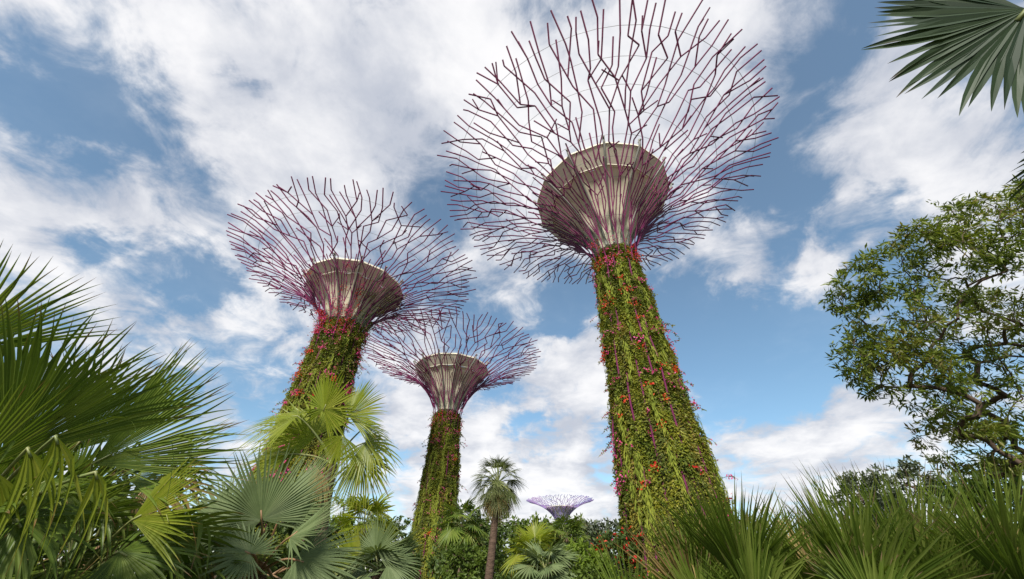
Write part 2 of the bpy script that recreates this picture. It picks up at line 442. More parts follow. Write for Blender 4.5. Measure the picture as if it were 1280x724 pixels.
    # loose sprays that break the outline
    if not far:
        mb = MB()
        for i in range(int(190 * (r_base / 4) * (1 + .6 * lush))):
            a0 = rng.random() * 2 * math.pi; z0 = top * rng.random() ** .8
            o0 = np.array((math.cos(a0), math.sin(a0), 0)); t0 = np.array((-o0[1], o0[0], 0)); ln = rng.uniform(.5, 1.2) * (1.6 if rng.random() < .2 else 1)
            p0 = c + o0 * (float(rt(z0)) + .2) + (0, 0, z0); sd = rng.normal(0, .5); up = rng.uniform(-.1, .8)
            pts = [p0 + ln * (o0 * q * (1.2 - .3 * q) + t0 * sd * q + np.array((0, 0, up * q - .7 * q * q))) for q in np.linspace(0, 1, 6)]
            mb.tube(pts, np.linspace(.022, .008, 6), 4, 0, False)
            m_ = 26; f = rng.random(m_); idx = np.clip((f * 5).astype(int), 0, 4); fr = (f * 5 - idx)[:, None]; PP = np.array(pts)
            mb.leaves(PP[idx] * (1 - fr) + PP[idx + 1] * fr, rand_unit(rng, m_) + (0, 0, -.3), rand_unit(rng, m_), .27 * rng.uniform(.5, .95, m_), .10,
                      rng.choice([1, 1, 2, 3] if i % 3 else [2, 3, 3, 1], m_))
        o = mb.build('vine_spray', [M['bark'], M['vine_b'], M['vine_a'], M['fl_pink']], t); o['kind'] = 'stuff'
        # hanging moss in vertical tresses
        mb = MB()
        for i in range(int(70 * r_base / 4)):
            a0 = rng.random() * 2 * math.pi; z1_ = top * rng.uniform(.12, .95); ln = rng.uniform(1.5, 6.5)
            m_ = int(ln * 30)
            zz_ = z1_ - ln * rng.random(m_); ok = zz_ > .3; zz_ = zz_[ok]; m_ = len(zz_)
            aa = a0 + (rng.normal(0, .085, m_) + .14 * np.sin(zz_ * 1.1 + i)) / rt(zz_)
            oo = np.stack([np.cos(aa), np.sin(aa), np.zeros(m_)], 1)
            CC = to_xyz(aa, rt(zz_) + rng.uniform(.3, .62, m_), zz_)
            mb.leaves(CC, oo * .15 + rng.normal(0, .12, (m_, 3)) + (0, 0, -1), oo + rng.normal(0, .4, (m_, 3)), rng.uniform(.25, .6, m_), rng.uniform(.05, .10, m_), 0)
        o = mb.build('hanging_moss', M['moss'], t); o['kind'] = 'stuff'
    # flower clusters
    mb = MB()
    for i in range(red):
        a0 = rng.random() * 2 * math.pi
        z0 = top * (rng.random() ** .55 if rng.random() < .75 else rng.random())
        big_ = rng.random() < .10
        m_ = int((44 if big_ else 14) * (1 + lush)); sx = .42 if big_ else .17
        if far: m_ //= 3
        zz_ = np.clip(z0 + rng.normal(0, sx, m_), .5, top + 1.2); aa = a0 + rng.normal(0, sx * 1.1, m_) / rt(zz_)
        oo = np.stack([np.cos(aa), np.sin(aa), np.zeros(m_)], 1)
        CC = to_xyz(aa, rt(zz_) + rng.uniform(.42, .8, m_), zz_)
        mb.leaves(CC, rand_unit(rng, m_), oo + rng.normal(0, .5, (m_, 3)), max(leaf_s, .26) * rng.uniform(.45, .85, m_), max(leaf_s, .26) * rng.uniform(.4, .7, m_), int(rng.random() < pink))
    if not far:
        # bougainvillea and creeper gathered round the neck, climbing into the first branches
        for i in range(int(26 + 150 * lush)):
            a0 = rng.random() * 2 * math.pi; kk = abs(rng.normal(0, .8 + 1.2 * lush)) - .6
            r_, z_ = prof_c(max(kk, 0) / K); z_ += min(kk, 0) * 1.5
            m_ = int(rng.integers(18, 46))
            CC = c + np.array((r_ * math.cos(a0), r_ * math.sin(a0), z_)) + rng.normal(0, .33, (m_, 3))
            warm = (math.cos(a0 - R_(215)) > -.1) if lush else (rng.random() < .75)
            mb.leaves(CC, rand_unit(rng, m_), rand_unit(rng, m_), max(leaf_s, .28) * rng.uniform(.45, .9, m_), max(leaf_s, .28) * rng.uniform(.3, .5, m_), (1 if rng.random() < pink else 0) if warm else 2)
    o = mb.build('flowers', [M['fl_red'], M['fl_pink'], M['vine_a']], t); o['kind'] = 'stuff'
    return t

supertree('tallest and nearest planted tower, its purple steel canopy cut by the top of the frame', 11.3, 30.0, 3.55, 1.85, 29.2, 39.1, 8.2, 42.0, 20.6, 19, 11, 160000, .20, .080, .76, .25, red=105)
supertree('leaning planted tower on the left with thick red bougainvillea round its neck', -21.7, 40.5, 3.5, 2.3, 26.6, 33.2, 6.5, 35.9, 16.4, 18, 23, 90000, .22, .070, .72, .6, lush=1.0, red=80, levels=10)
supertree('slim planted tower in the middle whose canopy overlaps the left tower', -10.7, 61.0, 3.1, 1.75, 22.6, 30.9, 6.5, 33.4, 16.0, 18, 37, 70000, .25, .070, .78, .7, red=50, levels=10)
supertree('tiny far off tower whose blue and purple canopy rises over the trees', 23.7, 208.0, 3.6, 2.0, 21.5, 28.5, 7.5, 31.6, 16.6, 34, 41, 5000, .6, .10, .95, .6, far=True, red=12, steel='steel_far')

# ------------------------------------------------------------------ fan palms
def fan_blade(mb, hub, d, nrm, L, nseg, spread, droop, rng, fuse=.5, pleat=.45, curl=.15, tipw=1.0, cup=.0, lenvar=.06, broken=.05, mi=0, wave=0.03, bw=None, taper=1.7):
    d = unit(d); nrm = np.asarray(nrm, float); nrm = unit(nrm - d * np.dot(nrm, d)); s = np.cross(nrm, d)
    da = spread / max(1, nseg - 1)
    T = np.array([.02, .2, fuse, fuse + (1 - fuse) * .33, fuse + (1 - fuse) * .66, fuse + (1 - fuse) * .88, 1.0])
    nT = len(T)
    F = []
    for i in range(nT - 1):
        F += [(i * 3, i * 3 + 1, (i + 1) * 3 + 1, (i + 1) * 3), (i * 3 + 1, i * 3 + 2, (i + 1) * 3 + 2, (i + 1) * 3 + 1)]
    F = np.array(F)
    for i in range(nseg):
        a = -spread / 2 + da * i
        Li = L * (1 - .22 * (abs(a) / (math.pi * .8)) ** 2) * rng.uniform(1 - lenvar, 1 + lenvar)
        tw = rng.normal(0, .12); dd = droop * rng.uniform(.5, 1.5); side = rng.normal(0, .05)
        if rng.random() < broken: dd += rng.uniform(.4, 1.0)
        V, UV = [], []; rv = rng.random()
        for q in T:
            fr = max(0, (q - fuse) / (1 - fuse))
            w = q * Li * math.tan(da / 2) if q <= fuse else fuse * Li * math.tan(da / 2) * tipw * max(.02, (1 - fr ** taper))
            if bw: w = bw * (min(1, q / fuse) ** .7) * (1 if q <= fuse else max(.02, 1 - fr ** taper))
            aa = a + side * fr
            dirv = d * math.cos(aa) + s * math.sin(aa)
            perp = -d * math.sin(aa) + s * math.cos(aa)
            n2 = nrm
            if fr > 0: perp, n2 = perp * math.cos(tw * fr * 3) + nrm * math.sin(tw * fr * 3), nrm * math.cos(tw * fr * 3) - perp * math.sin(tw * fr * 3)
            cen = hub + dirv * q * Li + nrm * ((.004 * (i % 3 - 1) if bw else 0) + -curl * Li * math.sin(aa) ** 2 * q + cup * Li * q * q + wave * L * math.sin(aa * 5) * q)
            cen = cen + np.array((0, 0, -1.0)) * dd * Li * q ** 3 * .8
            if dd > .45: cen = cen - dirv * Li * max(0, q - fuse) * min(.8, dd * .5)
            V += [cen - perp * w, cen + n2 * (-w * pleat), cen + perp * w]
            UV += [(q, rv)] * 3
        mb.add(V, F, mi, UV)

def frond(parent, crown, hub, tip, nrm, mat, pmat, rng, nseg=44, spread=R_(240), droop=.12, pet=.018, sag=.15, label=None, name='frond', **kw):
    """a fan leaf: pleated blade from hub towards tip, with its petiole (child) back to the crown"""
    hub, tip, crown = np.asarray(hub, float), np.asarray(tip, float), np.asarray(crown, float)
    mb = MB(); L = np.linalg.norm(tip - hub)
    fan_blade(mb, hub, tip - hub, nrm, L, nseg, spread, droop, rng, **kw)
    o = mb.build(name, mat, parent)
    if label: o['label'] = label
    mid = (crown + hub) / 2 + np.array((0, 0, sag * np.linalg.norm(hub - crown)))
    qs = np.linspace(0, 1, 9)[:, None]
    pts = (1 - qs) ** 2 * crown + 2 * qs * (1 - qs) * mid + qs ** 2 * hub
    pts = np.vstack([pts, hub + unit(tip - hub) * L * .12])
    mb = MB(); mb.tube(pts, np.linspace(pet * 1.3, pet * .55, len(pts)), 6)
    mb.build('petiole', pmat, o)
    return o

def palm_trunk(parent, base, top, r0, r1, rng, mat=None, rings=None, name='trunk'):
    base, top = np.asarray(base, float), np.asarray(top, float); H = np.linalg.norm(top - base)
    n = rings or max(6, int(H / .12)); mb = MB()
    q = np.linspace(0, 1, n); lean = rng.normal(0, .015 * H, 2)
    pts = base + (top - base) * q[:, None] + np.stack([lean[0] * np.sin(q * 3.1), lean[1] * np.sin(q * 3.1), q * 0], 1)
    rad = (r0 + (r1 - r0) * q) * (1 + .07 * (np.arange(n) % 2) + rng.normal(0, .02, n))
    mb.tube(pts, rad, 14, 0, False, False)
    return mb.build(name, mat or M['palm_bark'], parent)

def auto_fronds(parent, crown, n, L, pl, mat, pmat, rng, el0=85, el1=-30, nseg=34, spread=R_(250), droop=.15, az0=0.0, skip=None, **kw):
    for i in range(n):
        az = az0 + i * 2.39996 + rng.normal(0, .15); q = (i + .5) / n
        el = R_(el0 + (el1 - el0) * q + rng.normal(0, 6))
        h = np.array((math.cos(az), math.sin(az), 0))
        if skip and skip(h, el): continue
        pd = h * math.cos(el) + np.array((0, 0, math.sin(el)))
        hub = crown + pd * pl * rng.uniform(.8, 1.15)
        e2 = el - R_(rng.uniform(5, 40))
        dv = h * math.cos(e2) + np.array((0, 0, math.sin(e2)))
        nr = -h * math.sin(e2) + np.array((0, 0, math.cos(e2))) + rng.normal(0, .25, 3)
        frond(parent, crown, hub, hub + dv * L * rng.uniform(.85, 1.1), nr, mat, pmat, rng, nseg=nseg, spread=spread, droop=droop, sag=.08, **kw)

def V3(px, py, dep): return at(px, py, dep)

# --- left foreground: three big palms
rng = np.random.default_rng(5)
FAN = dict(nseg=54, spread=R_(170), droop=.06, fuse=.5, pleat=.45, curl=.15, broken=.04, tipw=.95, taper=1.6)
def F_(px, py, t): return -unit(ray(px, py)) + np.array(t)
b = at(-40, 640, 3.6); b[2] = 0
palmA = thing('fan_palm', 'tall dark green fan palm at the left edge, its stiff blades pointing up right', 'palm', b)
crA = np.array((b[0], b[1], 1.55))
palm_trunk(palmA, b, crA, .16, .12, rng)
def PA(hx, hy, d1, tx, ty, d2, sp, ns, t=(0, -.1, .35), mat='fan_dark', pm='petiole', pal=None, label=None, **kw):
    pal = pal or (palmA, crA)
    frond(pal[0], pal[1], at(hx, hy, d1), at(tx, ty, d2), F_(hx, hy, t), M[mat], M[pm], rng, label=label, **{**FAN, 'spread': R_(sp), 'nseg': ns, **kw})
PA(-75, 450, 3.5, 42, 305, 3.7, 105, 40, fuse=.5)
PA(5, 572, 3.2, 175, 408, 3.5, 84, 42, fuse=.6)
PA(-45, 560, 3.6, 85, 410, 3.9, 84, 36, fuse=.55)
PA(-50, 600, 3.0, 40, 470, 3.1, 110, 36, (.2, 0, .2), fuse=.55)
PA(-30, 650, 3.1, 75, 560, 3.1, 130, 34, (.1, -.1, .8), droop=.2)
PA(40, 640, 3.3, 120, 590, 3.2, 140, 34, (-.2, 0, .7), droop=.25, broken=.15)
PA(20, 650, 3.0, 70, 735, 2.9, 190, 36, (0, 0, .5), droop=.35, broken=.35)
PA(-40, 690, 3.3, 40, 700, 3.1, 200, 36, (.2, 0, .4), droop=.35, broken=.2)
PA(-25, 660, 3.9, 60, 545, 4.1, 120, 36, (.2, 0, .3), fuse=.55)
PA(30, 665, 4.1, 90, 560, 4.2, 150, 38, (.1, 0, .3), fuse=.55, droop=.1)
PA(75, 640, 4.4, 165, 565, 4.5, 120, 34, (0, 0, .5), fuse=.55, droop=.1)
PA(-20, 610, 4.3, 40, 520, 4.4, 120, 34, (.1, 0, .3), fuse=.55)
PA(60, 600, 3.6, 130, 650, 3.6, 150, 30, (0, .1, .9), droop=.5, broken=.4)
for (hx, hy, tx, ty, nb) in ((35, 560, 62, 660, 7), (70, 545, 84, 640, 6), (-5, 590, 20, 690, 8), (120, 590, 128, 670, 6)):   # pale torn strips hanging from older leaves
    PA(hx, hy, 3.0, tx, ty, 2.95, 40, nb, (0, 0, .3), 'fan_light', fuse=.3, bw=.014, droop=.35, broken=.5, lenvar=.3, label='old frond hanging in pale torn strips')
b = at(110, 690, 4.3); b[2] = 0
palmB = thing('fan_palm', 'broad green fan palm right of the edge palm, with brown tipped blades spreading right', 'palm', b)
crB = np.array((b[0], b[1], 1.45))
palm_trunk(palmB, b, crB, .16, .12, rng)
PB = dict(pal=(palmB, crB))
PA(115, 580, 4.2, 300, 488, 4.5, 78, 44, (0, -.15, .15), fuse=.6, **PB)
PA(88, 565, 4.6, 200, 440, 5.0, 84, 38, fuse=.58, **PB)
PA(160, 600, 4.5, 285, 545, 4.6, 80, 32, (0, -.1, .8), fuse=.55, droop=.1, **PB)
PA(165, 650, 4.0, 262, 600, 4.1, 110, 34, (0, 0, .4), 'fan_light', label='yellowing frond low on the right', **PB)
PA(150, 690, 3.9, 225, 735, 3.8, 190, 36, (.1, 0, .5), droop=.3, broken=.25, **PB)
PA(95, 650, 4.0, 140, 585, 4.0, 200, 40, (.1, -.1, .3), droop=.2, broken=.12, **PB)
PA(75, 700, 4.0, 95, 790, 4.0, 220, 36, (.1, 0, .3), droop=.4, broken=.3, **PB)
PA(120, 620, 4.3, 190, 660, 4.2, 150, 30, (0, 0, .9), droop=.5, broken=.5, **PB)
PA(205, 660, 4.6, 250, 720, 4.5, 190, 30, (.1, 0, .4), droop=.4, broken=.2, **PB)
PA(190, 600, 4.9, 250, 655, 5.0, 150, 28, (.2, 0, .3), 'fan_dry', 'petiole_red', droop=.4, broken=.3, label='withered brown frond', **PB)
auto_fronds(palmB, crB + (0.1, .3, -.1), 9, 1.0, .8, M['fan_dark'], M['petiole'], rng, 50, -40, nseg=30, droop=.25, broken=.15)

# --- grey-green fan palm
b = at(322, 720, 5.6); b[2] = 0
palmC = thing('fan_palm', 'low grey green fan palm with full round leaves below the yellow green palm', 'palm', b)
crC = np.array((b[0], b[1], 1.62))
palm_trunk(palmC, b, crC, .15, .12, rng)
GF = dict(nseg=46, droop=.04, fuse=.45, pleat=.5, curl=.10, tipw=.95, broken=.01)
frond(palmC, crC, at(327, 650, 5.4), at(322, 552, 5.7), (.1, -.86, .5), M['fan_grey'], M['petiole_red'], rng, **{**GF, 'spread': R_(240), 'nseg': 56})
frond(palmC, crC, at(362, 672, 5.3), at(440, 612, 5.7), (.25, -.35, .9), M['fan_grey'], M['petiole_red'], rng, **{**GF, 'spread': R_(170), 'fuse': .38})
frond(palmC, crC, at(352, 640, 5.9), at(425, 575, 6.3), (.0, -.8, .6), M['fan_grey'], M['petiole_red'], rng, **{**GF, 'spread': R_(150)})
frond(palmC, crC, at(312, 692, 5.0), at(262, 668, 4.9), (0, -.75, .66), M['fan_grey'], M['petiole_red'], rng, **{**GF, 'spread': R_(300), 'nseg': 40, 'L': None} if False else {**GF, 'spread': R_(300), 'nseg': 36})
frond(palmC, crC, at(285, 652, 5.5), at(232, 610, 5.7), (0, -.85, .5), M['fan_grey'], M['petiole_red'], rng, **{**GF, 'spread': R_(190)})
frond(palmC, crC, at(370, 700, 5.2), at(452, 722, 5.2), (0, -.8, .6), M['fan_grey'], M['petiole_red'], rng, **{**GF, 'spread': R_(190), 'droop': .15})
frond(palmC, crC, at(275, 700, 5.4), at(225, 740, 5.4), (0, -.8, .6), M['fan_grey'], M['petiole_red'], rng, **{**GF, 'spread': R_(200), 'droop': .2})
auto_fronds(palmC, crC + (0, .4, 0), 7, .85, .6, M['fan_grey'], M['petiole_red'], rng, 40, -30, nseg=30, droop=.15)

# --- yellow-green fan palm on a trunk, in front of the left tower
b = at(425, 700, 8.8); b[2] = 0
palmD = thing('fan_palm', 'yellow green fan palm on a slim trunk in front of the left tower', 'palm', b)
crD = at(415, 580, 8.8)
palm_trunk(palmD, b, crD, .14, .12, rng)
LF = dict(nseg=44, fuse=.5, pleat=.4, curl=.18, broken=.02, pet=.022)
frond(palmD, crD, at(405, 512, 8.9), at(425, 458, 9.0), (-.15, -.95, .15), M['fan_light'], M['petiole'], rng, **{**LF, 'spread': R_(280), 'droop': .05})
frond(palmD, crD, at(436, 520, 8.8), at(478, 480, 9.0), (.35, -.75, .5), M['fan_light'], M['petiole'], rng, **{**LF, 'spread': R_(170), 'droop': .15})
frond(palmD, crD, at(372, 520, 8.7), at(312, 522, 8.8), (-.1, -.7, .7), M['fan_light'], M['petiole'], rng, **{**LF, 'spread': R_(180), 'droop': .28})
frond(palmD, crD, at(360, 568, 8.5), at(300, 572, 8.4), (-.1, -.6, .8), M['fan_light'], M['petiole'], rng, **{**LF, 'spread': R_(180), 'droop': .25})
frond(palmD, crD, at(458, 553, 8.7), at(502, 575, 8.7), (.35, -.75, .45), M['fan_light'], M['petiole'], rng, **{**LF, 'spread': R_(230), 'droop': .5})
frond(palmD, crD, at(450, 572, 8.5), at(482, 612, 8.3), (.3, -.85, .3), M['fan_light'], M['petiole'], rng, **{**LF, 'spread': R_(200), 'droop': .45})
frond(palmD, crD, at(428, 545, 8.4), at(412, 590, 8.2), (.1, -.8, .5), M['fan_light'], M['petiole'], rng, **{**LF, 'spread': R_(150), 'droop': .4})
frond(palmD, crD, at(395, 545, 9.2), at(350, 500, 9.6), (-.1, -.8, .5), M['fan_light'], M['petiole'], rng, **{**LF, 'spread': R_(190), 'droop': .2})
frond(palmD, crD, at(455, 535, 9.2), at(492, 545, 9.6), (.2, -.8, .5), M['fan_light'], M['petiole'], rng, **{**LF, 'spread': R_(150), 'droop': .3})
frond(palmD, crD, at(400, 590, 8.5), at(375, 625, 8.3), (-.1, -.9, .3), M['fan_dry'], M['petiole_red'], rng, **{**LF, 'spread': R_(180), 'droop': .5}, label='dry yellow brown frond hanging under the crown')

# --- second grey-green palm, low, right of the first
b = at(470, 735, 8.0); b[2] = 0
palmE = thing('fan_palm', 'low grey green fan palm at the foot of the middle tower, one leaf turning yellow', 'palm', b)
crE = np.array((b[0], b[1], 1.7))
palm_trunk(palmE, b, crE, .14, .12, rng)
frond(palmE, crE, at(470, 690, 7.8), at(490, 640, 8.0), (.1, -.8, .55), M['fan_grey'], M['petiole'], rng, **{**GF, 'spread': R_(220)})
frond(palmE, crE, at(445, 700, 7.8), at(425, 655, 8.0), (0, -.8, .55), M['fan_light'], M['petiole'], rng, **{**GF, 'spread': R_(180)}, label='yellowing frond')
frond(palmE, crE, at(485, 705, 7.7), at(530, 715, 7.7), (.1, -.8, .6), M['fan_grey'], M['petiole'], rng, **{**GF, 'spread': R_(200), 'droop': .2})
auto_fronds(palmE, crE, 8, .8, .5, M['fan_grey'], M['petiole'], rng, 60, -20, nseg=30, droop=.15)

# --- palm with a skirt, middle distance
b = at(612, 740, 22); b[2] = 0
palmF = thing('skirted_palm', 'single brown trunked palm with a skirt of dry hanging leaves, centre', 'palm', b)
crF = at(622, 604, 21.0)
b2 = crF.copy(); b2[2] = 0; b2[0] -= .3
palm_trunk(palmF, (b[0], b2[1], 0), crF - (0, 0, .2), (.22), .16, rng, M['palm_dark'])
for (n_, e0, e1, mt, nm, L_, pl_) in ((26, 88, -5, M['washi'], 'frond', .95, .85), (26, -15, -65, M['washi'], 'frond', .9, .8), (26, -45, -84, M['fan_dry'], 'dry_frond', .9, .75)):
    auto_fronds(palmF, crF, n_, L_, pl_, mt, M['petiole'], rng, e0, e1, nseg=18, spread=R_(130), droop=.35, name=nm, fuse=.35, pet=.025)

# --- palm overhead, top right (trunk stands outside the frame)
bx = np.array((6.6, -.6, 0.0))
palmG = thing('fan_palm', 'overhead fan palm at the top right corner, broad dark leaf seen from below', 'palm', bx)
crG = np.array((6.5, -.6, 5.6))
palm_trunk(palmG, bx, crG, .17, .13, rng)
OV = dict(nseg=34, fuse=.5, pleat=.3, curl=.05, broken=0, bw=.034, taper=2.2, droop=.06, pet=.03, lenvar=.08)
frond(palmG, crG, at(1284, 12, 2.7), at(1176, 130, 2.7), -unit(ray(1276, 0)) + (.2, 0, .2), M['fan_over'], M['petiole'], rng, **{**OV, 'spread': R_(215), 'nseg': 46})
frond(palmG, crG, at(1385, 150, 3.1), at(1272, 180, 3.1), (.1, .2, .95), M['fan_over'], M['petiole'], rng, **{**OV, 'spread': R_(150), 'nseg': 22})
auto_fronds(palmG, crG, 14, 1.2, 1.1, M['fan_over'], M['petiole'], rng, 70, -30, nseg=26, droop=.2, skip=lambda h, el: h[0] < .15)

# --- right foreground: spiky palmettos
SP = dict(fuse=.35, pleat=.4, curl=.12, droop=.04, broken=.03, bw=.015, taper=1.7, pet=.016, lenvar=.12, wave=.06)
def palmetto(label, px, dep, fans, seed, low=0):
    rg = np.random.default_rng(seed)
    bb = at(px, 724, dep); bb[2] = 0
    t = thing('palmetto', label, 'palm', bb, 'spiky palmettos along the right foreground')
    cr = np.array((bb[0], bb[1], .55))
    palm_trunk(t, bb, cr, .13, .11, rg)
    for (hx, hy, tx, ty, dd, sp, ns) in fans:
        hub = at(hx, hy, dep + dd); tip = at(tx, ty, dep + dd + rg.uniform(-.1, .3))
        nn = -unit(ray(hx, hy)) + rg.normal(0, .35, 3)
        frond(t, cr, hub, tip, nn, M['fan_spike'], M['petiole'], rg, nseg=ns, spread=R_(sp * 1.25), **SP)
    for i in range(5):                                     # leaves behind, filling the clump
        hx = px + rg.uniform(-70, 70); hub = at(hx, rg.uniform(735, 765) + low, dep + rg.uniform(.2, 1.0)); tip = at(hx + rg.uniform(-60, 60), rg.uniform(630, 670) + low, dep + rg.uniform(.3, 1.1))
        frond(t, cr, hub, tip, -unit(ray(hx, 740)) + rg.normal(0, .4, 3), M['fan_spike' if i else 'fan_dry'], M['petiole'], rg, nseg=36, spread=R_(rg.uniform(80, 140)), **SP)
palmetto('leftmost spiky palmetto, low blades fanning left before the tallest tower', 860, 4.6,
         [(875, 757, 825, 692, -.2, 110, 34), (905, 752, 875, 657, .2, 90, 34), (845, 772, 795, 717, .1, 110, 30), (895, 782, 855, 702, -.6, 120, 34), (925, 772, 915, 636, .6, 80, 34)], 1, 42)
palmetto('spiky palmetto right of the tallest tower with a tall upright fan', 930, 4.2,
         [(935, 735, 875, 596, .1, 62, 44), (925, 745, 935, 603, .3, 60, 40), (945, 770, 920, 643, -.4, 80, 40), (915, 750, 862, 618, .5, 60, 34), (955, 760, 985, 684, -.2, 90, 36)], 2)
palmetto('spiky palmetto in the middle of the row, blades leaning left', 1080, 4.0,
         [(1085, 745, 1000, 606, .1, 62, 44), (1075, 740, 1050, 593, .4, 55, 40), (1090, 760, 1085, 618, -.2, 70, 44), (1060, 760, 975, 643, .2, 70, 34), (1100, 770, 1060, 674, -.5, 90, 40), (1040, 750, 1010, 628, .9, 80, 34)], 3)
palmetto('spiky palmetto with brown tipped blades behind the middle of the row', 1150, 4.6,
         [(1150, 735, 1120, 583, .2, 60, 40), (1165, 735, 1185, 590, .4, 60, 40), (1140, 745, 1080, 618, .0, 70, 36), (1170, 760, 1170, 638, -.5, 90, 40), (1120, 735, 1100, 578, .9, 60, 30)], 4)
palmetto('rightmost spiky palmetto, dark blades running off the right edge', 1260, 4.0,
         [(1275, 745, 1215, 590, .1, 64, 44), (1260, 740, 1265, 578, .4, 62, 44), (1290, 760, 1240, 638, -.4, 80, 44), (1240, 760, 1165, 633, .2, 66, 36), (1300, 740, 1310, 588, .2, 70, 36), (1220, 770, 1180, 684, -.3, 90, 34)], 5)
palmetto('short spiky palmetto filling the gap between two taller ones', 1005, 4.8,
         [(1005, 745, 985, 638, .2, 90, 36), (1020, 755, 1035, 643, .4, 90, 36), (985, 765, 945, 684, 0, 90, 34), (1010, 775, 1000, 684, -.5, 110, 36)], 6)

# ------------------------------------------------------------------ broad-leaved trees and shrubs
def leafy(name, label, cat, base, clumps, crad, per, leaf, mat, seed, trunk_r=.2, fork=.35, wid=.3, group=None, hang=.2, bark='bark', flowers=None, twig=.012, lean=.25):
    """trunk and limbs reach every clump from the nearest wood already grown; leaves fill the clumps"""
    rg = np.random.default_rng(seed); base = np.asarray(base, float); clumps = np.asarray(clumps, float)
    t = thing(name, label, cat, base, group)
    cen = clumps.mean(0); zmin = clumps[:, 2].min()
    f0 = base + (np.array((cen[0], cen[1], 0)) - base * (1, 1, 0)) * lean + (0, 0, max(.3, (zmin - base[2]) * fork + .2))
    nodes = [base, base * .5 + f0 * .5 + (rg.normal(0, .05), rg.normal(0, .05), 0), f0]; parent = [-1, 0, 1]; load = [0, 0, 0]
    order = np.argsort(np.linalg.norm(clumps - f0, axis=1))
    ends = []
    for ci in order:
        tgt = clumps[ci]
        NN = np.array(nodes[2:])
        dist = np.linalg.norm(NN - tgt, axis=1) + .35 * np.maximum(0, NN[:, 2] - tgt[2])
        j = int(np.argmin(dist)) + 2; p0 = np.array(nodes[j]); dv = tgt - p0; ln = np.linalg.norm(dv); m = max(2, int(ln / .7))
        prev = j
        for q in range(1, m + 1):
            f = q / m
            nodes.append(p0 + dv * f + np.array((0, 0, .12 * ln * math.sin(f * math.pi))) + (rg.normal(0, .05 * ln / m, 3) if q < m else 0))
            parent.append(prev); load.append(0); prev = len(nodes) - 1
        ends.append(prev)
    for e in ends:
        k = e
        while k >= 0: load[k] += 1; k = parent[k]
    nt = max(load)
    rad = [max(twig, trunk_r * (l / nt) ** .5) for l in load]
    mbt, mbl = MB(), MB()
    for i, p in enumerate(parent):
        if p < 0: continue
        (mbt if i <= 2 else mbl).tube([nodes[p], nodes[i]], [min(rad[p], rad[i] * 1.5), rad[i]], 9 if rad[i] > .03 else 5, 0, False)
    tr = mbt.build('trunk', M[bark], t)
    if mbl.n: mbl.build('limbs', M[bark], tr)
    mbc = MB()
    for cpt in clumps:
        n = int(per * rg.uniform(.6, 1.4))
        k = max(3, n // 9)
        tw = rand_unit(rg, k); tw[:, 2] = tw[:, 2] * .7 + .1
        ext = crad * rg.uniform(.45, 1.15, k)
        idx = rg.integers(0, k, n); f = rg.uniform(.35, 1, n)[:, None]
        C = cpt + tw[idx] * ext[idx][:, None] * f + rg.normal(0, leaf * .25, (n, 3))
        dr = tw[idx] * .8 + rand_unit(rg, n) * .9 + (0, 0, -hang)
        nr = rand_unit(rg, n) * .7 + (0, 0, .7)
        LL = leaf * rg.uniform(.6, 1.25, n)
        mi = np.zeros(n, int)
        if flowers: mi[rg.random(n) < flowers[1] * (rg.random() < .6)] = 1
        mbc.leaves(C, dr, nr, LL, LL * wid * rg.uniform(.8, 1.3, n), mi)
    mbc.build('crown', [M[mat]] + ([M[flowers[0]]] if flowers else []), t)
    return t

def ball(rg, c, r, n, zmin=.2, hollow=.35):
    v = rand_unit(rg, n); q = (hollow + (1 - hollow) * rg.random(n)) ** .6
    P_ = np.asarray(c) + v * np.asarray(r) * q[:, None]
    P_[:, 2] = np.maximum(P_[:, 2], zmin); return P_

# right-hand tree
rg = np.random.default_rng(77)
cl = []
for (px, py, dep, rr, n) in ((1245, 290, 11.5, 1.5, 34), (1180, 330, 11.2, 1.3, 26), (1120, 400, 11, 1.25, 26), (1080, 350, 11, .7, 9), (1060, 375, 11, .5, 5), (1085, 440, 10.8, .9, 12), (1130, 470, 10.8, 1.1, 18), (1190, 420, 12.2, 1.4, 20),
                             (1250, 400, 12.5, 1.6, 24), (1180, 510, 11.2, 1.0, 14), (1240, 500, 11.6, 1.1, 14), (1215, 560, 11.2, 1.0, 16), (1270, 560, 11.4, 1.0, 14), (1330, 380, 12, 2.0, 30), (1340, 250, 12, 1.6, 18), (1205, 605, 11.4, .7, 9), (1150, 300, 11.3, .6, 6)):
    cl.append(ball(rg, at(px, py, dep), (rr * 1.12, rr * 1.12, rr), int(n * 2.0)))
tb = at(1330, 724, 11.0); tb[2] = 0
leafy('broadleaf_tree', 'large olive green tree at the right edge with dark spreading limbs', 'tree', tb, np.vstack(cl), .36, 44, .21, 'tree_leaf', 7, .115, .9, .24, hang=.35, twig=.009, lean=.06)

# smaller trees beyond the palmettos
def simple_tree(label, px, py_top, depth, width, height_frac, mat, seed, n, leaf, per, name='tree', cat='tree', group=None, rad=None, flowers=None, fork=.5):
    rg = np.random.default_rng(seed)
    top = at(px, py_top, depth); base = top.copy(); base[2] = 0
    hh = top[2]; ch = hh * height_frac
    cl = ball(rg, (top[0], top[1], hh - ch / 2), (width / 2, width / 2, ch / 2), n, .25)
    return leafy(name, label, cat, base, cl, rad or width * .17, per, leaf, mat, seed, max(.05, width * .035), fork, .45, group, .15, flowers=flowers)
G_T = 'trees and shrubs beyond the palms'
simple_tree('rounded grey green treetop behind the palmettos, left of the large tree', 1068, 583, 22, 4.0, .7, 'bush_d', 101, 34, .26, 130, group=G_T)
simple_tree('sparse treetop beside the lower left of the large right tree', 1138, 566, 18, 2.6, .35, 'bush_d', 102, 16, .22, 70, group=G_T)
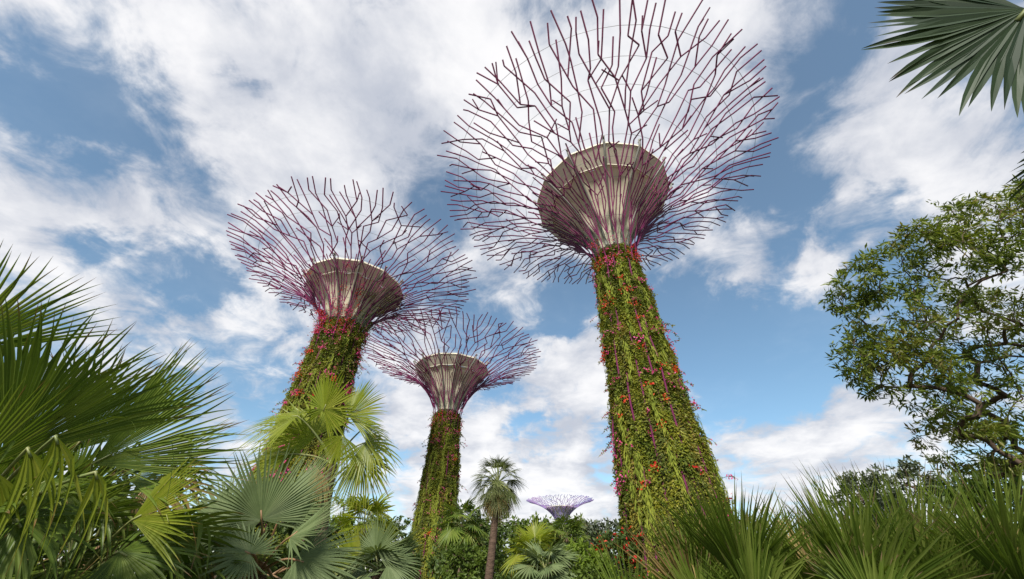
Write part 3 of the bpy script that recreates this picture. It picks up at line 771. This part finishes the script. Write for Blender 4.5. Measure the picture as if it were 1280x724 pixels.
simple_tree('dark shrub under the large tree behind the palmettos', 1215, 600, 9.5, 3.2, .9, 'bush_c', 103, 26, .2, 120, 'shrub', 'shrub', G_T)
# behind the skirted palm and round the towers
simple_tree('dark leafy tree left of the skirted palm', 590, 632, 34, 7, .9, 'bush_c', 111, 40, .42, 120, group=G_T)
simple_tree('wide mid green tree right of the skirted palm', 650, 652, 40, 9, .95, 'bush_a', 112, 44, .5, 120, group=G_T)
simple_tree('rounded green tree right under the far off tower', 705, 648, 36, 6.5, .95, 'bush_a', 113, 40, .45, 120, group=G_T)
simple_tree('grey leaved tree touching the left foot of the tallest tower', 748, 645, 30, 4.2, .8, 'bush_d', 114, 26, .35, 110, group=G_T)
simple_tree('dark tree left of the middle tower trunk', 492, 646, 44, 8, .9, 'bush_c', 115, 40, .5, 120, group=G_T)
simple_tree('bright tree between the yellow green palm and the middle tower', 452, 622, 30, 5, .7, 'bush_b', 116, 30, .42, 90, group=G_T)
simple_tree('distant dark tree line clump right of the middle tower', 575, 655, 70, 16, .9, 'bush_c', 117, 40, .9, 110, group=G_T)
simple_tree('distant tree clump below the far off tower', 690, 660, 90, 26, .9, 'bush_c', 118, 46, 1.1, 120, group=G_T)
G_S = 'garden shrubs in the middle distance'
simple_tree('bright yellow green shrub just right of the skirted palm trunk', 658, 676, 24, 3.0, .95, 'bush_b', 121, 26, .24, 110, 'shrub', 'shrub', G_S)
simple_tree('bright shrub low in front of the tallest tower foot', 733, 672, 17, 2.6, .95, 'bush_b', 122, 26, .24, 110, 'shrub', 'shrub', G_S)
simple_tree('red flowering shrub against the left foot of the tallest tower', 768, 655, 24, 3.6, .95, 'bush_c', 123, 30, .3, 110, 'shrub', 'shrub', G_S, flowers=('fl_red', .16))
simple_tree('green shrub between the middle tower and the skirted palm', 585, 672, 24, 3.2, .95, 'bush_a', 124, 26, .28, 110, 'shrub', 'shrub', G_S)
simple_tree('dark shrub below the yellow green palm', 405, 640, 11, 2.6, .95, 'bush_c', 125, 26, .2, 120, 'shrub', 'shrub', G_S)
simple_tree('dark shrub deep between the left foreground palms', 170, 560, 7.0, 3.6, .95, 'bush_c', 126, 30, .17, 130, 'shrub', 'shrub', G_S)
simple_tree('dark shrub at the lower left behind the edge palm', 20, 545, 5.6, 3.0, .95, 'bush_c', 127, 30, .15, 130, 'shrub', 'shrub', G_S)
simple_tree('leafy shrub at the right foot of the tallest tower', 885, 640, 20, 5.0, .95, 'bush_a', 128, 34, .28, 120, 'shrub', 'shrub', G_S)
simple_tree('low dark shrub behind the middle palmettos', 1020, 668, 9, 4.0, .95, 'bush_c', 129, 30, .2, 110, 'shrub', 'shrub', G_S)
simple_tree('low green shrub at the bottom centre in front of the far trees', 700, 700, 12, 2.6, .95, 'bush_a', 130, 22, .2, 110, 'shrub', 'shrub', G_S)
simple_tree('dark low shrub at the foot of the skirted palm', 640, 712, 17, 2.6, .95, 'bush_c', 131, 22, .24, 110, 'shrub', 'shrub', G_S)

simple_tree('dark leafy shrub between the full grey green palm and the yellow green palm', 330, 612, 10, 3.0, .95, 'bush_c', 132, 30, .2, 120, 'shrub', 'shrub', G_S)

# small fan palms in the middle distance
def mid_palm(label, px, py, dep, n, L, pl, mat, seed, e0=80, e1=-30):
    rg = np.random.default_rng(seed); cr = at(px, py, dep); bb = cr.copy(); bb[2] = 0
    t = thing('fan_palm', label, 'palm', bb, 'small fan palms in the middle distance')
    palm_trunk(t, bb, cr, .14, .11, rg)
    auto_fronds(t, cr, n, L, pl, M[mat], M['petiole'], rg, e0, e1, nseg=24, spread=R_(220), droop=.18, az0=rg.random() * 6)
mid_palm('low dark blue green fan palm at the bottom right of the skirted palm', 682, 714, 11.5, 14, .72, .5, 'fan_grey', 201)
mid_palm('yellow green fan palm just behind the low dark one', 668, 694, 14, 12, .8, .6, 'fan_light', 202)
mid_palm('drooping fan palm left of the skirted palm trunk', 578, 655, 27, 18, 1.3, 1.0, 'fan_dark', 203, 80, -50)
mid_palm('fan palm with drooping leaves under the far off tower', 708, 672, 27, 18, 1.2, .9, 'fan_dark', 204, 80, -50)
mid_palm('small fan palm left of the middle tower foot', 455, 660, 15, 14, 1.0, .7, 'fan_light', 205)
